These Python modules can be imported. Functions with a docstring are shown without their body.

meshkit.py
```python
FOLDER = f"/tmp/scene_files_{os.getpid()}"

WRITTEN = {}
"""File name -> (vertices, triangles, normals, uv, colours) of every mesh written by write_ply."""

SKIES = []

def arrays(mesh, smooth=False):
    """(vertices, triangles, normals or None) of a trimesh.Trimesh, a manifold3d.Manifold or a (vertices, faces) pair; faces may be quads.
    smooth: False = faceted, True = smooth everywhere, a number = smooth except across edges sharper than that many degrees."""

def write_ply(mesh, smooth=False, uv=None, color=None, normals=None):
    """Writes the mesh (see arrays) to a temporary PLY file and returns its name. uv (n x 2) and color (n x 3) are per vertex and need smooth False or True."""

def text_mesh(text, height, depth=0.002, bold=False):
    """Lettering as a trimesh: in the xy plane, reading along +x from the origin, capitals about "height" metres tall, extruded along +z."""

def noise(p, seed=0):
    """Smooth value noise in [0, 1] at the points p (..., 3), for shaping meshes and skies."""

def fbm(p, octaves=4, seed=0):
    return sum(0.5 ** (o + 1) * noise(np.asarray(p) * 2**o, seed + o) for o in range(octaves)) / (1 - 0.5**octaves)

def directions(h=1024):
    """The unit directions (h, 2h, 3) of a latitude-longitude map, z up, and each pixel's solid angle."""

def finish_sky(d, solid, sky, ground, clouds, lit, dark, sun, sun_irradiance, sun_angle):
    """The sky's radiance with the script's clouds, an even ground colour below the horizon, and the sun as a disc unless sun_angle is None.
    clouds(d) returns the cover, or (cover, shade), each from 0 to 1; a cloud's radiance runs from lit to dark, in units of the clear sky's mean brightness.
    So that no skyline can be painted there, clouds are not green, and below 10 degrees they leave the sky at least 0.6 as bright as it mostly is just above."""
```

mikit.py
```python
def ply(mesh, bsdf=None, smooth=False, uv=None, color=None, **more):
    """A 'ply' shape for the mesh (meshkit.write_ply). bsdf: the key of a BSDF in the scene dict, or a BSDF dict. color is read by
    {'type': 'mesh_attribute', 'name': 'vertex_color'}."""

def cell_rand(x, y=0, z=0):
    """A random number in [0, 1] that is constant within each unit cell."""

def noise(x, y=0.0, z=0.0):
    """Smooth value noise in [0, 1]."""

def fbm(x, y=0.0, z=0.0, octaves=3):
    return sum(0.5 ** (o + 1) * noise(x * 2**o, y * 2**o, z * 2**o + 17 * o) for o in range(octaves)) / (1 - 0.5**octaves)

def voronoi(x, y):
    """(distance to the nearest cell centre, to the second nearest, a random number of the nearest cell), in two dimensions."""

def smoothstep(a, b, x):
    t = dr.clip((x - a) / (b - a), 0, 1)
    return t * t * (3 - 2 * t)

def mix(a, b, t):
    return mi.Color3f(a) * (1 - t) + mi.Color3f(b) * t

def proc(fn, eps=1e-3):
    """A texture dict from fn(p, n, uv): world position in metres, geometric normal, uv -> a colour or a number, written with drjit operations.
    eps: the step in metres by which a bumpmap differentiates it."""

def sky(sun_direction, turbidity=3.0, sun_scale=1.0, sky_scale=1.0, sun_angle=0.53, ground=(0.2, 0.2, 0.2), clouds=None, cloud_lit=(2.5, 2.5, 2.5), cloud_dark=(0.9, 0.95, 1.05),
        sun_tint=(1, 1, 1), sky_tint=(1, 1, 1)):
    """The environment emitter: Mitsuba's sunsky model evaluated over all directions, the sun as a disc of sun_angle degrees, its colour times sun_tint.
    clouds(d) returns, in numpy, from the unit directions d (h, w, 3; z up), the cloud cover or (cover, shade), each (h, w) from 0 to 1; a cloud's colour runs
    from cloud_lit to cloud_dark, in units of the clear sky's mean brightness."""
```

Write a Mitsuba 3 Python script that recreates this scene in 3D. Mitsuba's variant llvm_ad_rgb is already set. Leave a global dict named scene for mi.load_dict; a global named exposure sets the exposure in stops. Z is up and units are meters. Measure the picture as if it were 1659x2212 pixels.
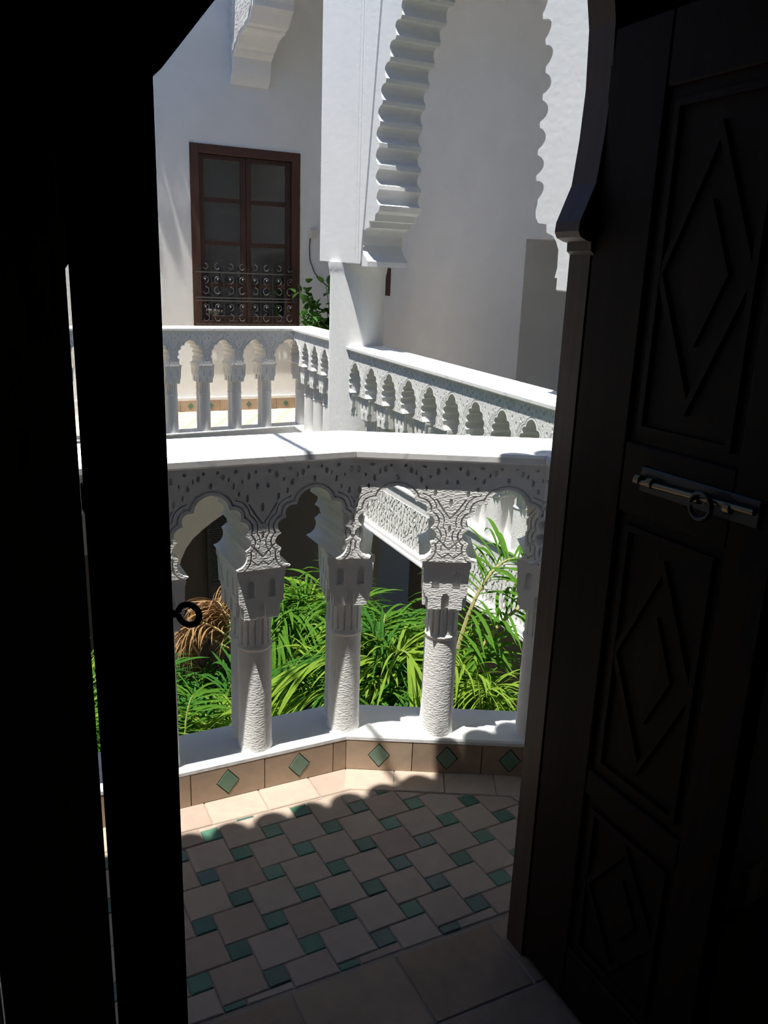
import math, random
import numpy as np, trimesh, drjit as dr, mitsuba as mi, mikit
from mikit import noise, fbm, voronoi, cell_rand, smoothstep, mix
from shapely.geometry import Polygon, LineString, Point, box as sbox, MultiPolygon
from shapely import affinity
from shapely.ops import unary_union

random.seed(7); rng = np.random.default_rng(7)
T = mi.ScalarTransform4f
scene, labels = {}, {}
WARP = None

# ------------------------------------------------------------------ camera, sky, sun, exposure
FOCAL, PITCH, ROLL = 1775.53, 0.274683, 0.036289          # pixels in the 1659 x 2212 frame, radians
EYE = np.array([0.0, 0.0, 1.6])
cp, sp, cr, sr = math.cos(PITCH), math.sin(PITCH), math.cos(ROLL), math.sin(ROLL)
fwd = np.array([0, cp, -sp]); up0 = np.array([0, sp, cp]); rt0 = np.array([1.0, 0, 0])
upv = -sr * rt0 + cr * up0
scene['camera'] = {'type': 'perspective', 'fov': math.degrees(2 * math.atan(1659 / 2 / FOCAL)), 'fov_axis': 'x',
                   'to_world': T().look_at(EYE.tolist(), (EYE + fwd).tolist(), upv.tolist()), 'near_clip': 0.02, 'far_clip': 200.0}
TH = 0.4642927                                            # the house is turned by this against the view
CT, ST = math.cos(TH), math.sin(TH)
SV, NV, ZV = np.array([CT, ST, 0]), np.array([-ST, CT, 0]), np.array([0, 0, 1.0])
def W(s, n, z=0.0): return s * SV + n * NV + z * ZV       # house coordinates: s along the facade, n out of it
SUN = np.array([-0.262, -0.095, 1.0])                      # towards the sun, in (s, n, z)
sun_w = SUN[0] * SV + SUN[1] * NV + SUN[2] * ZV
exposure = 1.5
scene['sky'] = mikit.sky(sun_w.tolist(), turbidity=3.0, sun_scale=2.0, sky_scale=1.0, ground=(0.25, 0.23, 0.2),
                         sun_tint=(0.86, 0.98, 1.14), sky_tint=(0.76, 1.0, 1.28))

# ------------------------------------------------------------------ materials
def rgb(r, g, b): return {'type': 'rgb', 'value': [r, g, b]}
def mat(key, col, rough=0.8, spec=0.3, bump=None, two=False, **kw):
    c = rgb(*col) if isinstance(col, tuple) else mikit.proc(col)
    b = {'type': 'principled', 'base_color': c, 'roughness': rough, 'specular': spec, **kw}
    if bump: b = {'type': 'bumpmap', 'arbitrary': mikit.proc(bump[0], bump[2] if len(bump) > 2 else 1e-3), 'scale': bump[1], 'bsdf': b}
    scene[key] = {'type': 'twosided', 'bsdf': b} if two else b
def plaster_c(p, n, uv):
    a = fbm(p.x * 3, p.y * 3, p.z * 3, 4)
    return mix((0.67, 0.675, 0.675), (0.725, 0.73, 0.73), a)
def rough_b(p, n, uv): return fbm(p.x * 130, p.y * 130, p.z * 260, 3)
def fine_b(p, n, uv): return fbm(p.x * 45, p.y * 45, p.z * 45, 3)
mat('plaster', plaster_c, 0.9, 0.2, (fine_b, 0.0012))
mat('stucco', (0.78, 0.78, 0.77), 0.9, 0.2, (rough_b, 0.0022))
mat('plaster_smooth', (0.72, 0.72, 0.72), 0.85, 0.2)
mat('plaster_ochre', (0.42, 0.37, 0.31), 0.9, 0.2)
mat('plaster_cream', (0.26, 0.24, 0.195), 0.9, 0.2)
def carved_b(p, n, uv):
    a = p.x * CT + p.y * ST; b = p.y * CT - p.x * ST
    d, e, w = voronoi((a + b) * 26 + 0.5 * noise(p.x * 20, p.y * 20, p.z * 20), p.z * 26)
    return smoothstep(0.05, 0.28, e - d)
mat('carved', (0.72, 0.72, 0.70), 0.9, 0.2, (carved_b, 0.02, 2e-3))
def marble_c(p, n, uv):
    q = fbm(p.x * 4, p.y * 4, p.z * 4, 4)
    v = dr.abs(dr.sin((p.x * 1.3 + p.y * 2.0) * 7 + q * 9))
    return mix((0.66, 0.67, 0.70), (0.86, 0.86, 0.86), smoothstep(0.0, 0.35, v + 0.15 * noise(p.x * 30, p.y * 30, 1.0)))
mat('marble', marble_c, 0.28, 0.5)
def tile_col(base, amt=0.12, f=38):
    def fn(p, n, uv):
        a = fbm(p.x * f, p.y * f, p.z * f, 4); b = noise(p.x * 9, p.y * 9, p.z * 9)
        k = 1 - amt + 2 * amt * (0.6 * a + 0.4 * b)
        return mi.Color3f(base[0] * k, base[1] * k, base[2] * k)
    return fn
BEIGE = [(0.43, 0.345, 0.28), (0.465, 0.375, 0.305), (0.405, 0.315, 0.255), (0.445, 0.365, 0.30)]
GREEN = [(0.07, 0.19, 0.125), (0.055, 0.145, 0.105), (0.09, 0.21, 0.145), (0.08, 0.145, 0.125)]
PALE_GREEN = [(0.15, 0.26, 0.185), (0.17, 0.28, 0.20), (0.13, 0.235, 0.17), (0.16, 0.25, 0.19)]
BROWN = [(0.345, 0.255, 0.185), (0.38, 0.285, 0.21), (0.315, 0.23, 0.168)]
for i, c in enumerate(BEIGE): mat(f'tile_beige_{i}', tile_col(c), 0.75, 0.3)
for i, c in enumerate(GREEN): mat(f'tile_green_{i}', tile_col(c, 0.2), 0.35, 0.5)
for i, c in enumerate(PALE_GREEN): mat(f'tile_sage_{i}', tile_col(c, 0.25), 0.5, 0.4)
for i, c in enumerate(BROWN): mat(f'tile_brown_{i}', tile_col(c, 0.2), 0.7, 0.3)
mat('mortar', (0.36, 0.30, 0.245), 0.95, 0.1)
def far_floor_c(p, n, uv):
    a = p.x * CT + p.y * ST; b = p.y * CT - p.x * ST
    x = (a * 0.88 - b * 0.47) / 0.30; y = (a * 0.47 + b * 0.88) / 0.30
    fx = dr.abs(x - dr.floor(x) - 0.5); fy = dr.abs(y - dr.floor(y) - 0.5)
    g = dr.maximum(smoothstep(0.40, 0.46, fx), smoothstep(0.40, 0.46, fy))
    return mix(mix((0.60, 0.50, 0.38), (0.68, 0.56, 0.43), cell_rand(dr.floor(x), dr.floor(y))), (0.30, 0.33, 0.24), g)
mat('tile_far', far_floor_c, 0.7, 0.3)
def wood_fn(c0, c1, f=9.0):
    def fn(p, n, uv):
        a = fbm((p.x + p.y) * f * 6, (p.x - p.y) * f * 6, p.z * f * 0.35, 4)
        return mix(c0, c1, a)
    return fn
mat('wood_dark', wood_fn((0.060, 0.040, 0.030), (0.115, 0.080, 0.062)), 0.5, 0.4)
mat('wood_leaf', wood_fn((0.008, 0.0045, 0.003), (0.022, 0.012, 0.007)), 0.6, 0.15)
mat('wood_brown', wood_fn((0.052, 0.025, 0.019), (0.095, 0.046, 0.034)), 0.6, 0.3)
mat('wood_sash', wood_fn((0.035, 0.018, 0.015), (0.065, 0.034, 0.027)), 0.6, 0.3)
mat('room_wall', (0.12, 0.10, 0.09), 0.9, 0.2)
mat('room_dark', (0.03, 0.028, 0.026), 0.9, 0.2)
mat('iron', (0.05, 0.05, 0.055), 0.38, 0.6, metallic=0.6)
mat('iron_grille', (0.09, 0.09, 0.10), 0.35, 0.6, metallic=0.4)
mat('brass', (0.22, 0.17, 0.10), 0.35, 0.5, metallic=0.9)
mat('soil', (0.05, 0.04, 0.03), 0.95, 0.1)
mat('court_paving', (0.16, 0.15, 0.13), 0.9, 0.2)
mat('screen_grey', (0.16, 0.165, 0.17), 0.8, 0.2)
scene['glass'] = {'type': 'thindielectric', 'int_ior': 1.5}
def leaf(key, c, tr):
    scene[key] = {'type': 'principledthin', 'base_color': rgb(*c), 'roughness': 0.33, 'diff_trans': tr, 'spec_trans': 0.0, 'eta': 1.45}
leaf('leaf_green', (0.10, 0.235, 0.03), 0.7); leaf('leaf_yellow', (0.24, 0.37, 0.05), 0.75)
leaf('leaf_deep', (0.055, 0.17, 0.03), 0.6); leaf('leaf_dry', (0.36, 0.22, 0.11), 0.5); leaf('leaf_shrub', (0.08, 0.19, 0.05), 0.5)
mat('stem_green', (0.20, 0.25, 0.07), 0.6, 0.4); mat('stem_tan', (0.42, 0.36, 0.16), 0.6, 0.4); mat('trunk', (0.16, 0.12, 0.08), 0.9, 0.2)
mat('terracotta', (0.40, 0.18, 0.10), 0.85, 0.2)
mat('cable_black', (0.03, 0.03, 0.03), 0.6, 0.3); mat('plastic_grey', (0.55, 0.52, 0.47), 0.5, 0.4)

# ------------------------------------------------------------------ helpers
def numbered(key):
    if key not in scene and key not in labels: return key
    k = 1
    while f'{key}_{k:03d}' in scene or f'{key}_{k:03d}' in labels: k += 1
    return f'{key}_{k:03d}'
def tag(key, label=None, category=None, group=None, kind=None):
    d = labels.setdefault(key, {})
    for k, v in (('label', label), ('category', category), ('group', group), ('kind', kind)):
        if v: d[k] = v
    return key
def thing(name, label, category, group=None, kind=None):
    return tag(numbered(name), label, category, group, kind)
def obj(name, mesh, m, parent=None, smooth=False, label=None, **more):
    key = numbered(f'{parent}__{name}' if parent else name)
    if WARP is not None and not isinstance(mesh, dict): mesh = trimesh.Trimesh(WARP(np.array(mesh.vertices)), mesh.faces, process=False)
    scene[key] = mikit.ply(mesh, m, smooth=smooth, **more) if not isinstance(mesh, dict) else {**mesh, 'bsdf': {'type': 'ref', 'id': m}, **more}
    if label: tag(key, label)
    return key
def cat(ms): return trimesh.util.concatenate([m for m in ms if m is not None and len(m.faces)])
def place(m, O, A, B, C):
    """mesh in local (a, b, c) -> world at O along the axes A, B, C"""
    v = m.vertices
    w = np.asarray(O) + v[:, :1] * np.asarray(A) + v[:, 1:2] * np.asarray(B) + v[:, 2:3] * np.asarray(C)
    f = m.faces if np.dot(np.cross(A, B), C) > 0 else m.faces[:, ::-1]
    return trimesh.Trimesh(w, f, process=False)
def prism(poly, c0, c1, O=(0, 0, 0), A=(1, 0, 0), B=(0, 1, 0), C=(0, 0, 1)):
    polys = [g for g in getattr(poly, 'geoms', [poly]) if g.geom_type == 'Polygon' and g.area > 1e-9]
    ms = [trimesh.creation.extrude_polygon(g, c1 - c0, engine='earcut') for g in polys]
    if not ms: return None
    m = cat(ms); m.vertices[:, 2] += c0
    return place(m, O, A, B, C)
def hull(pts): return trimesh.convex.convex_hull(np.asarray(pts, float))
def slab(poly, z0, z1, c=0.003):
    """convex polygon raised to a plate whose top edges are chamfered by c"""
    p = np.array(poly.exterior.coords)[:-1]; q = poly.buffer(-c, join_style=2)
    if q.is_empty or q.geom_type != 'Polygon': return prism(poly, z0, z1)
    q = np.array(q.exterior.coords)[:-1]
    f = lambda a, z: np.column_stack([a, np.full(len(a), z)])
    return hull(np.vstack([f(p, z0), f(p, z1 - c), f(q, z1)]))
def bbox(a0, a1, b0, b1, c0, c1, O=(0, 0, 0), A=(1, 0, 0), B=(0, 1, 0), C=(0, 0, 1), ch=0.0):
    if ch <= 0:
        m = trimesh.creation.box([a1 - a0, b1 - b0, c1 - c0]); m.apply_translation([(a0 + a1) / 2, (b0 + b1) / 2, (c0 + c1) / 2])
    else:
        pts = []
        for x, sx in ((a0, 1), (a1, -1)):
            for y, sy in ((b0, 1), (b1, -1)):
                for z, sz in ((c0, 1), (c1, -1)):
                    pts += [(x + sx * ch, y + sy * ch, z), (x + sx * ch, y, z + sz * ch), (x, y + sy * ch, z + sz * ch)]
        m = hull(pts)
    return place(m, O, A, B, C)
def sbx(s0, s1, n0, n1, z0, z1, ch=0.0): return bbox(s0, s1, n0, n1, z0, z1, (0, 0, 0), SV, NV, ZV, ch)
def tube(points, radii, sides=6, caps=True):
    p = np.asarray(points, float); r = np.broadcast_to(radii, (len(p),))
    t = np.gradient(p, axis=0); t /= np.linalg.norm(t, axis=1, keepdims=True) + 1e-12
    ref = np.array([0, 0, 1.0]) if abs(t[:, 2]).mean() < 0.8 else np.array([1.0, 0, 0])
    a = np.cross(t, ref); a /= np.linalg.norm(a, axis=1, keepdims=True) + 1e-12
    b = np.cross(t, a); an = np.arange(sides) * 2 * np.pi / sides
    v = (p[:, None] + r[:, None, None] * (np.cos(an)[None, :, None] * a[:, None] + np.sin(an)[None, :, None] * b[:, None])).reshape(-1, 3)
    i, j = np.meshgrid(np.arange(len(p) - 1), np.arange(sides), indexing='ij')
    q = np.stack([i * sides + j, i * sides + (j + 1) % sides, (i + 1) * sides + (j + 1) % sides, (i + 1) * sides + j], -1).reshape(-1, 4)
    f = np.vstack([q[:, [0, 1, 2]], q[:, [0, 2, 3]]])
    if caps:
        e = len(v); v = np.vstack([v, p[:1], p[-1:]]); k = np.arange(sides); L = (len(p) - 1) * sides
        f = np.vstack([f, np.column_stack([np.full(sides, e), (k + 1) % sides, k]), np.column_stack([np.full(sides, e + 1), L + k, L + (k + 1) % sides])])
    m = trimesh.Trimesh(v, f, process=False); m.fix_normals() if len(f) < 400 else None
    return m
def lathe(rows, seg=40, rfun=None):
    """rows of (radius, z) turned about z"""
    th = np.arange(seg) * 2 * np.pi / seg; v = []
    for r, z in rows:
        rr = np.full(seg, r) if rfun is None else rfun(r, z, th)
        v.append(np.column_stack([rr * np.cos(th), rr * np.sin(th), np.full(seg, z)]))
    v = np.vstack(v); k = len(rows)
    i, j = np.meshgrid(np.arange(k - 1), np.arange(seg), indexing='ij')
    q = np.stack([i * seg + j, i * seg + (j + 1) % seg, (i + 1) * seg + (j + 1) % seg, (i + 1) * seg + j], -1).reshape(-1, 4)
    f = np.vstack([q[:, [0, 1, 2]], q[:, [0, 2, 3]]])
    e = len(v); v = np.vstack([v, [[0, 0, rows[0][1]], [0, 0, rows[-1][1]]]]); j = np.arange(seg)
    f = np.vstack([f, np.column_stack([np.full(seg, e), (j + 1) % seg, j]), np.column_stack([np.full(seg, e + 1), (k - 1) * seg + j, (k - 1) * seg + (j + 1) % seg])])
    return trimesh.Trimesh(v, f, process=False)
def arcs(cusps, bulge, left=True, k=7):
    """scalloped line through the cusps; each lobe swells by bulge (a number or one per lobe) to the left (or right) of travel"""
    out = []
    for i in range(len(cusps) - 1):
        a, b = np.array(cusps[i], float), np.array(cusps[i + 1], float); d = b - a
        nrm = np.array([-d[1], d[0]]) / np.linalg.norm(d) * (1 if left else -1)
        h = bulge[i] if isinstance(bulge, (list, tuple)) else bulge
        for t in np.linspace(0, 1, k)[:-1]: out.append(tuple(a + d * t + nrm * h * math.sin(math.pi * t) ** 0.7 if t > 0 else a))
    return out + [tuple(cusps[-1])]
def offset_line(pts, d):
    """mitred parallel of an open polyline, d to the left of travel (ends cut square)"""
    p = np.asarray(pts, float); out = []
    for i in range(len(p)):
        t0 = (p[i] - p[i - 1]) if i else (p[1] - p[0]); t1 = (p[i + 1] - p[i]) if i < len(p) - 1 else (p[-1] - p[-2])
        t0, t1 = t0 / np.linalg.norm(t0), t1 / np.linalg.norm(t1)
        n0, n1 = np.array([-t0[1], t0[0]]), np.array([-t1[1], t1[0]]); m = n0 + n1; m /= np.linalg.norm(m)
        out.append(p[i] + m * d / max(m @ n0, 0.3))
    return np.array(out)
XY = lambda s, n: np.array([s * CT - n * ST, s * ST + n * CT])

# ================================================================== LARGE STRUCTURE
# ---- the balcony floor and the room's floor
K1 = XY(1.008, 2.235); K2 = np.array([0.497, 2.441]); K3 = K2 + 0.78 * np.array([0.643, -0.766])
K0 = XY(-1.6, 2.235)
NEAR = [K0, K1, K2, K3]
back = offset_line(NEAR, 0.22)
deck = Polygon([tuple(x) for x in back] + [tuple(XY(2.3, 1.0)), tuple(XY(-2.4, 1.0))]).buffer(0)
fl = obj('floor', cat([prism(deck, -0.26, -0.0038), sbx(-2.4, 3.4, -3.2, 1.01, -0.26, -0.0038)]), 'mortar')
tag(fl, 'beige terracotta tile floor with small green squares', None, None, 'structure')
inner = Polygon([tuple(x) for x in offset_line(NEAR, 0.006)] + [tuple(XY(2.0, 1.455)), tuple(XY(-1.6, 1.455))]).buffer(0)
edge_in = Polygon([tuple(x) for x in offset_line(NEAR, -0.118)] + [tuple(XY(2.0, 1.46)), tuple(XY(-1.6, 1.46))]).buffer(0)
LA, LB = np.array([0.1146, 0.0547]), np.array([-0.0547, 0.1146])      # the two steps of the pattern, in (s, n)
ROT = math.radians(2.0); rm = np.array([[math.cos(ROT), -math.sin(ROT)], [math.sin(ROT), math.cos(ROT)]])
LA, LB = rm @ LA, rm @ LB
ORG = np.array([0.511, 1.793])
J = 0.0014
for i in range(-22, 26):
    for j in range(-8, 10):
        c = ORG + i * LA + j * LB
        if not (-1.5 < c[0] < 2.0 and 1.38 < c[1] < 2.3): continue
        for kind in ('green', 'beige'):
            if kind == 'green':
                q = np.array([(-.5, -.5), (.5, -.5), (.5, .5), (-.5, .5)]) * 0.0547
                ctr = c
            else:
                q = np.array([(0, 0), (1, 0), (1, 1), (0, 1)]) * 0.1146 + np.array([-0.5 * 0.0547 - 0.1146, -0.5 * 0.0547]); ctr = c
            q = (q @ rm.T) + ctr
            pol = Polygon([tuple(XY(*a)) for a in q]).buffer(-J, join_style=2).intersection(edge_in)
            if pol.is_empty or pol.geom_type != 'Polygon' or pol.area < 2e-4: continue
            z = rng.uniform(-0.0012, 0.0012)
            m = slab(pol, -0.012, z, 0.0022)
            m.vertices[:, 2] += np.where(m.vertices[:, 2] > -0.006, (m.vertices[:, :2] - m.vertices[:, :2].mean(0)) @ rng.normal(0, 0.006, 2), 0)
            if kind == 'green': obj('green_tile', m, f'tile_green_{rng.integers(4)}', fl)
            else: obj('tile', m, f'tile_beige_{rng.integers(4)}', fl)
def strip_tiles(a, b, d0, d1, step, start=0.0):
    """plain border tiles along the segment a-b between the offsets d0 and d1"""
    a, b = np.asarray(a), np.asarray(b); L = np.linalg.norm(b - a); t = (b - a) / L; n_ = np.array([-t[1], t[0]])
    u = start
    while u < L - 0.01:
        w = min(step * rng.uniform(0.97, 1.03), L - u)
        pol = Polygon([tuple(a + t * x + n_ * y) for x, y in ((u, d0), (u + w, d0), (u + w, d1), (u, d1))]).buffer(-J, join_style=2).intersection(inner)
        if pol.geom_type == 'Polygon' and pol.area > 3e-4: obj('border_tile', slab(pol, -0.012, rng.uniform(0, 0.0015), 0.0022), f'tile_beige_{rng.integers(4)}', fl)
        u += w
o = offset_line(NEAR, 0.0)
strip_tiles(K0 + (K1 - K0) * 0.35, K1, -0.114, 0.008, 0.172); strip_tiles(K1 + [0.0, 0], K2, -0.114, 0.008, 0.165, 0.0); strip_tiles(K2, K3, -0.114, 0.008, 0.17)
# threshold in the doorway and plain tiles of the room
for k in range(9):
    s0 = -0.55 + k * 0.27
    obj('threshold_tile', slab(Polygon([tuple(XY(*q)) for q in ((s0, 1.24), (s0 + 0.265, 1.24), (s0 + 0.265, 1.447), (s0, 1.447))]), -0.012, rng.uniform(-0.001, 0.001), 0.003), f'tile_brown_{k % 3}', fl)
for i in range(-4, 6):
    for j in range(0, 4):
        s0, n1 = i * 0.28 + 0.07, 1.235 - j * 0.28
        obj('room_tile', slab(Polygon([tuple(XY(*q)) for q in ((s0, n1 - 0.275), (s0 + 0.275, n1 - 0.275), (s0 + 0.275, n1), (s0, n1))]), -0.012, rng.uniform(-0.001, 0.001), 0.003), f'tile_brown_{(i + j) % 3}', fl)

# ---- the wall with the horseshoe doorway
open_l = [(0.1302, -0.3), (0.1302, 1.600), (0.148, 1.625), (0.162, 1.665), (0.165, 1.705), (0.158, 1.74), (0.166, 1.775), (0.213, 1.824), (0.276, 1.879), (0.321, 1.935), (0.369, 1.995), (0.46, 2.10), (0.56, 2.195)]
open_r = [(0.66, 2.245), (0.80, 2.27), (0.93, 2.255), (1.03, 2.20), (1.075, 2.11), (1.085, 2.063), (1.090, 1.96), (1.086, 1.873), (1.077, 1.79), (1.059, 1.747), (1.048, 1.721), (1.046, 1.703), (1.052, 1.692), (1.068, 1.686), (1.079, 1.684), (1.080, 1.668), (1.088, 1.662), (1.086, -0.3)]
door_hole = Polygon(open_l + open_r)
rect = sbox(-2.4, -0.3, 3.4, 3.35)
wall_d = obj('wall_door', cat([prism(sbox(-2.4, 0, 7.5, 5.0).difference(sbox(-0.06, -0.1, 1.27, 2.42)), 1.22, 1.42, (0, 0, 0), SV, ZV, NV)]), 'plaster')
tag(wall_d, 'wall round the dark doorway', None, None, 'structure')
fr = obj('trim_1', prism(sbox(-0.055, 0.0, 1.265, 2.415).difference(door_hole), 1.322, 1.385, (0, 0, 0), SV, ZV, NV), 'wood_dark')
tag(fr, 'dark wooden door frame with a horseshoe arch head', None, None, 'structure')
ring = door_hole.buffer(0.022).difference(door_hole).intersection(sbox(-0.05, 0.0, 1.26, 2.41))
obj('moulding', prism(ring.difference(sbox(0.0, -1, 0.2, 1.66)).difference(sbox(1.08, -1, 1.3, 1.66)), 1.312, 1.322, (0, 0, 0), SV, ZV, NV), 'wood_dark', fr)
# the room behind the camera
for nm, m, lab in (('wall_left', sbx(-1.5, -1.4, -3.2, 1.22, 0, 2.9), 'left wall of the dark room'), ('wall_back', sbx(-1.5, 2.7, -3.3, -3.2, 0, 2.9), 'back wall of the dark room'),
                   ('wall_right', sbx(2.6, 2.7, -3.2, 1.22, 0, 2.9), 'right wall of the dark room'), ('ceiling', sbx(-1.5, 2.7, -3.3, 1.22, 2.9, 3.0), 'ceiling of the dark room')):
    tag(obj(nm, m, 'room_wall'), lab, None, None, 'structure')

# ---- the courtyard: far wall, right gallery, ground
FARN = 9.87
win = (2.354, 3.667, 1.0, 3.0)
wf = obj('wall_far', prism(sbox(-2.6, -3.3, 7.5, 6.1).difference(sbox(win[0], win[2], win[1], win[3])), FARN, FARN + 0.3, (0, 0, 0), SV, ZV, NV), 'plaster')
tag(wf, 'white plaster wall across the courtyard', None, None, 'structure')
tag(obj('floor_far', sbx(-2.6, 6.0, 7.9, FARN, -0.25, 0.0), 'tile_far'), 'sunlit tiled floor of the gallery across the courtyard', None, None, 'structure')
sk = obj('baseboard_far', sbx(-2.6, 4.6, FARN - 0.035, FARN, 0.0, 0.165), 'plaster'); tag(sk, 'tiled skirting of the far wall with small diamonds', None, None, 'structure')
for k in range(14):
    s0 = 1.2 + k * 0.24
    obj('tile', bbox(s0 + .002, s0 + .238, FARN - 0.047, FARN - 0.034, 0.0, 0.135, (0, 0, 0), SV, NV, ZV, 0.002), f'tile_brown_{k % 3}', sk)
    d = Polygon([(s0 + .12, .03), (s0 + .155, .068), (s0 + .12, .106), (s0 + .085, .068)])
    obj('diamond_tile', prism(d, -FARN + 0.046, -FARN + 0.051, (0, 0, 0), SV, ZV, -NV), f'tile_green_{k % 4}', sk)
# right gallery, its rail line o + u*DR + v*VR in (s, n): u towards us, v away from the court
RO = np.array([2.536, 5.864]); FALL = -0.02843           # the right gallery falls a little towards us
DRW, VRW = W(0, -1, FALL), SV; ROW = W(*RO)
def RP(u, v): return RO + np.array([v, -u])
rw = prism(sbox(-4.0, 0.0, 5.2, 4.6).difference(sbox(-0.965, -0.1, 1.2, 2.0)).difference(sbox(-3.985, 1.30, -3.84, 1.64)), 2.3, 2.5, ROW, DRW, ZV, VRW)
wr = obj('wall_gallery', rw, 'plaster'); tag(wr, 'shaded white back wall of the right gallery', None, None, 'structure')
tag(obj('wall_passage', cat([bbox(-1.2, 1.4, 3.2, 3.3, 0, 2.3, ROW, DRW, VRW, ZV), bbox(-1.2, -0.965, 2.5, 3.2, 0, 2.3, ROW, DRW, VRW, ZV), bbox(1.2, 1.4, 2.5, 3.2, 0, 2.3, ROW, DRW, VRW, ZV), bbox(-1.2, 1.4, 2.5, 3.3, 2.0, 2.3, ROW, DRW, VRW, ZV)]), 'plaster'),
    'walls of the dim passage off the right gallery', None, None, 'structure')
w2 = obj('window_2', cat([bbox(-3.985, -3.84, 2.29, 2.36, 1.30, 1.64, ROW, DRW, VRW, ZV, 0.004)]), 'wood_brown'); tag(w2, 'narrow brown shuttered opening seen beside the white column', None, None, 'structure')
tag(obj('floor_gallery', bbox(-0.50, 5.2, 0.40, 2.3, -0.2, -0.015, ROW, DRW, VRW, ZV), 'tile_far'), 'tiled floor of the right gallery', None, None, 'structure')
tag(obj('ceiling_gallery', bbox(-3.9, 5.2, 0.32, 2.5, 4.6, 4.8, ROW, DRW, VRW, ZV), 'plaster'), 'flat roof over the right gallery', None, None, 'structure')
tag(obj('ground', sbx(-6.0, 9.0, 1.0, 13.0, -3.5, -3.3), 'court_paving'), 'paved ground of the courtyard garden', None, None, 'structure')
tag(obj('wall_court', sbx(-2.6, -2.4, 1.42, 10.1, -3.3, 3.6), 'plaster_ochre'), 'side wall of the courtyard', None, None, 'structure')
tag(obj('wall_below', sbx(-2.4, 7.5, 1.3, 1.45, -3.3, -0.26), 'plaster_ochre'), 'wall under the balcony', None, None, 'structure')

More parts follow.
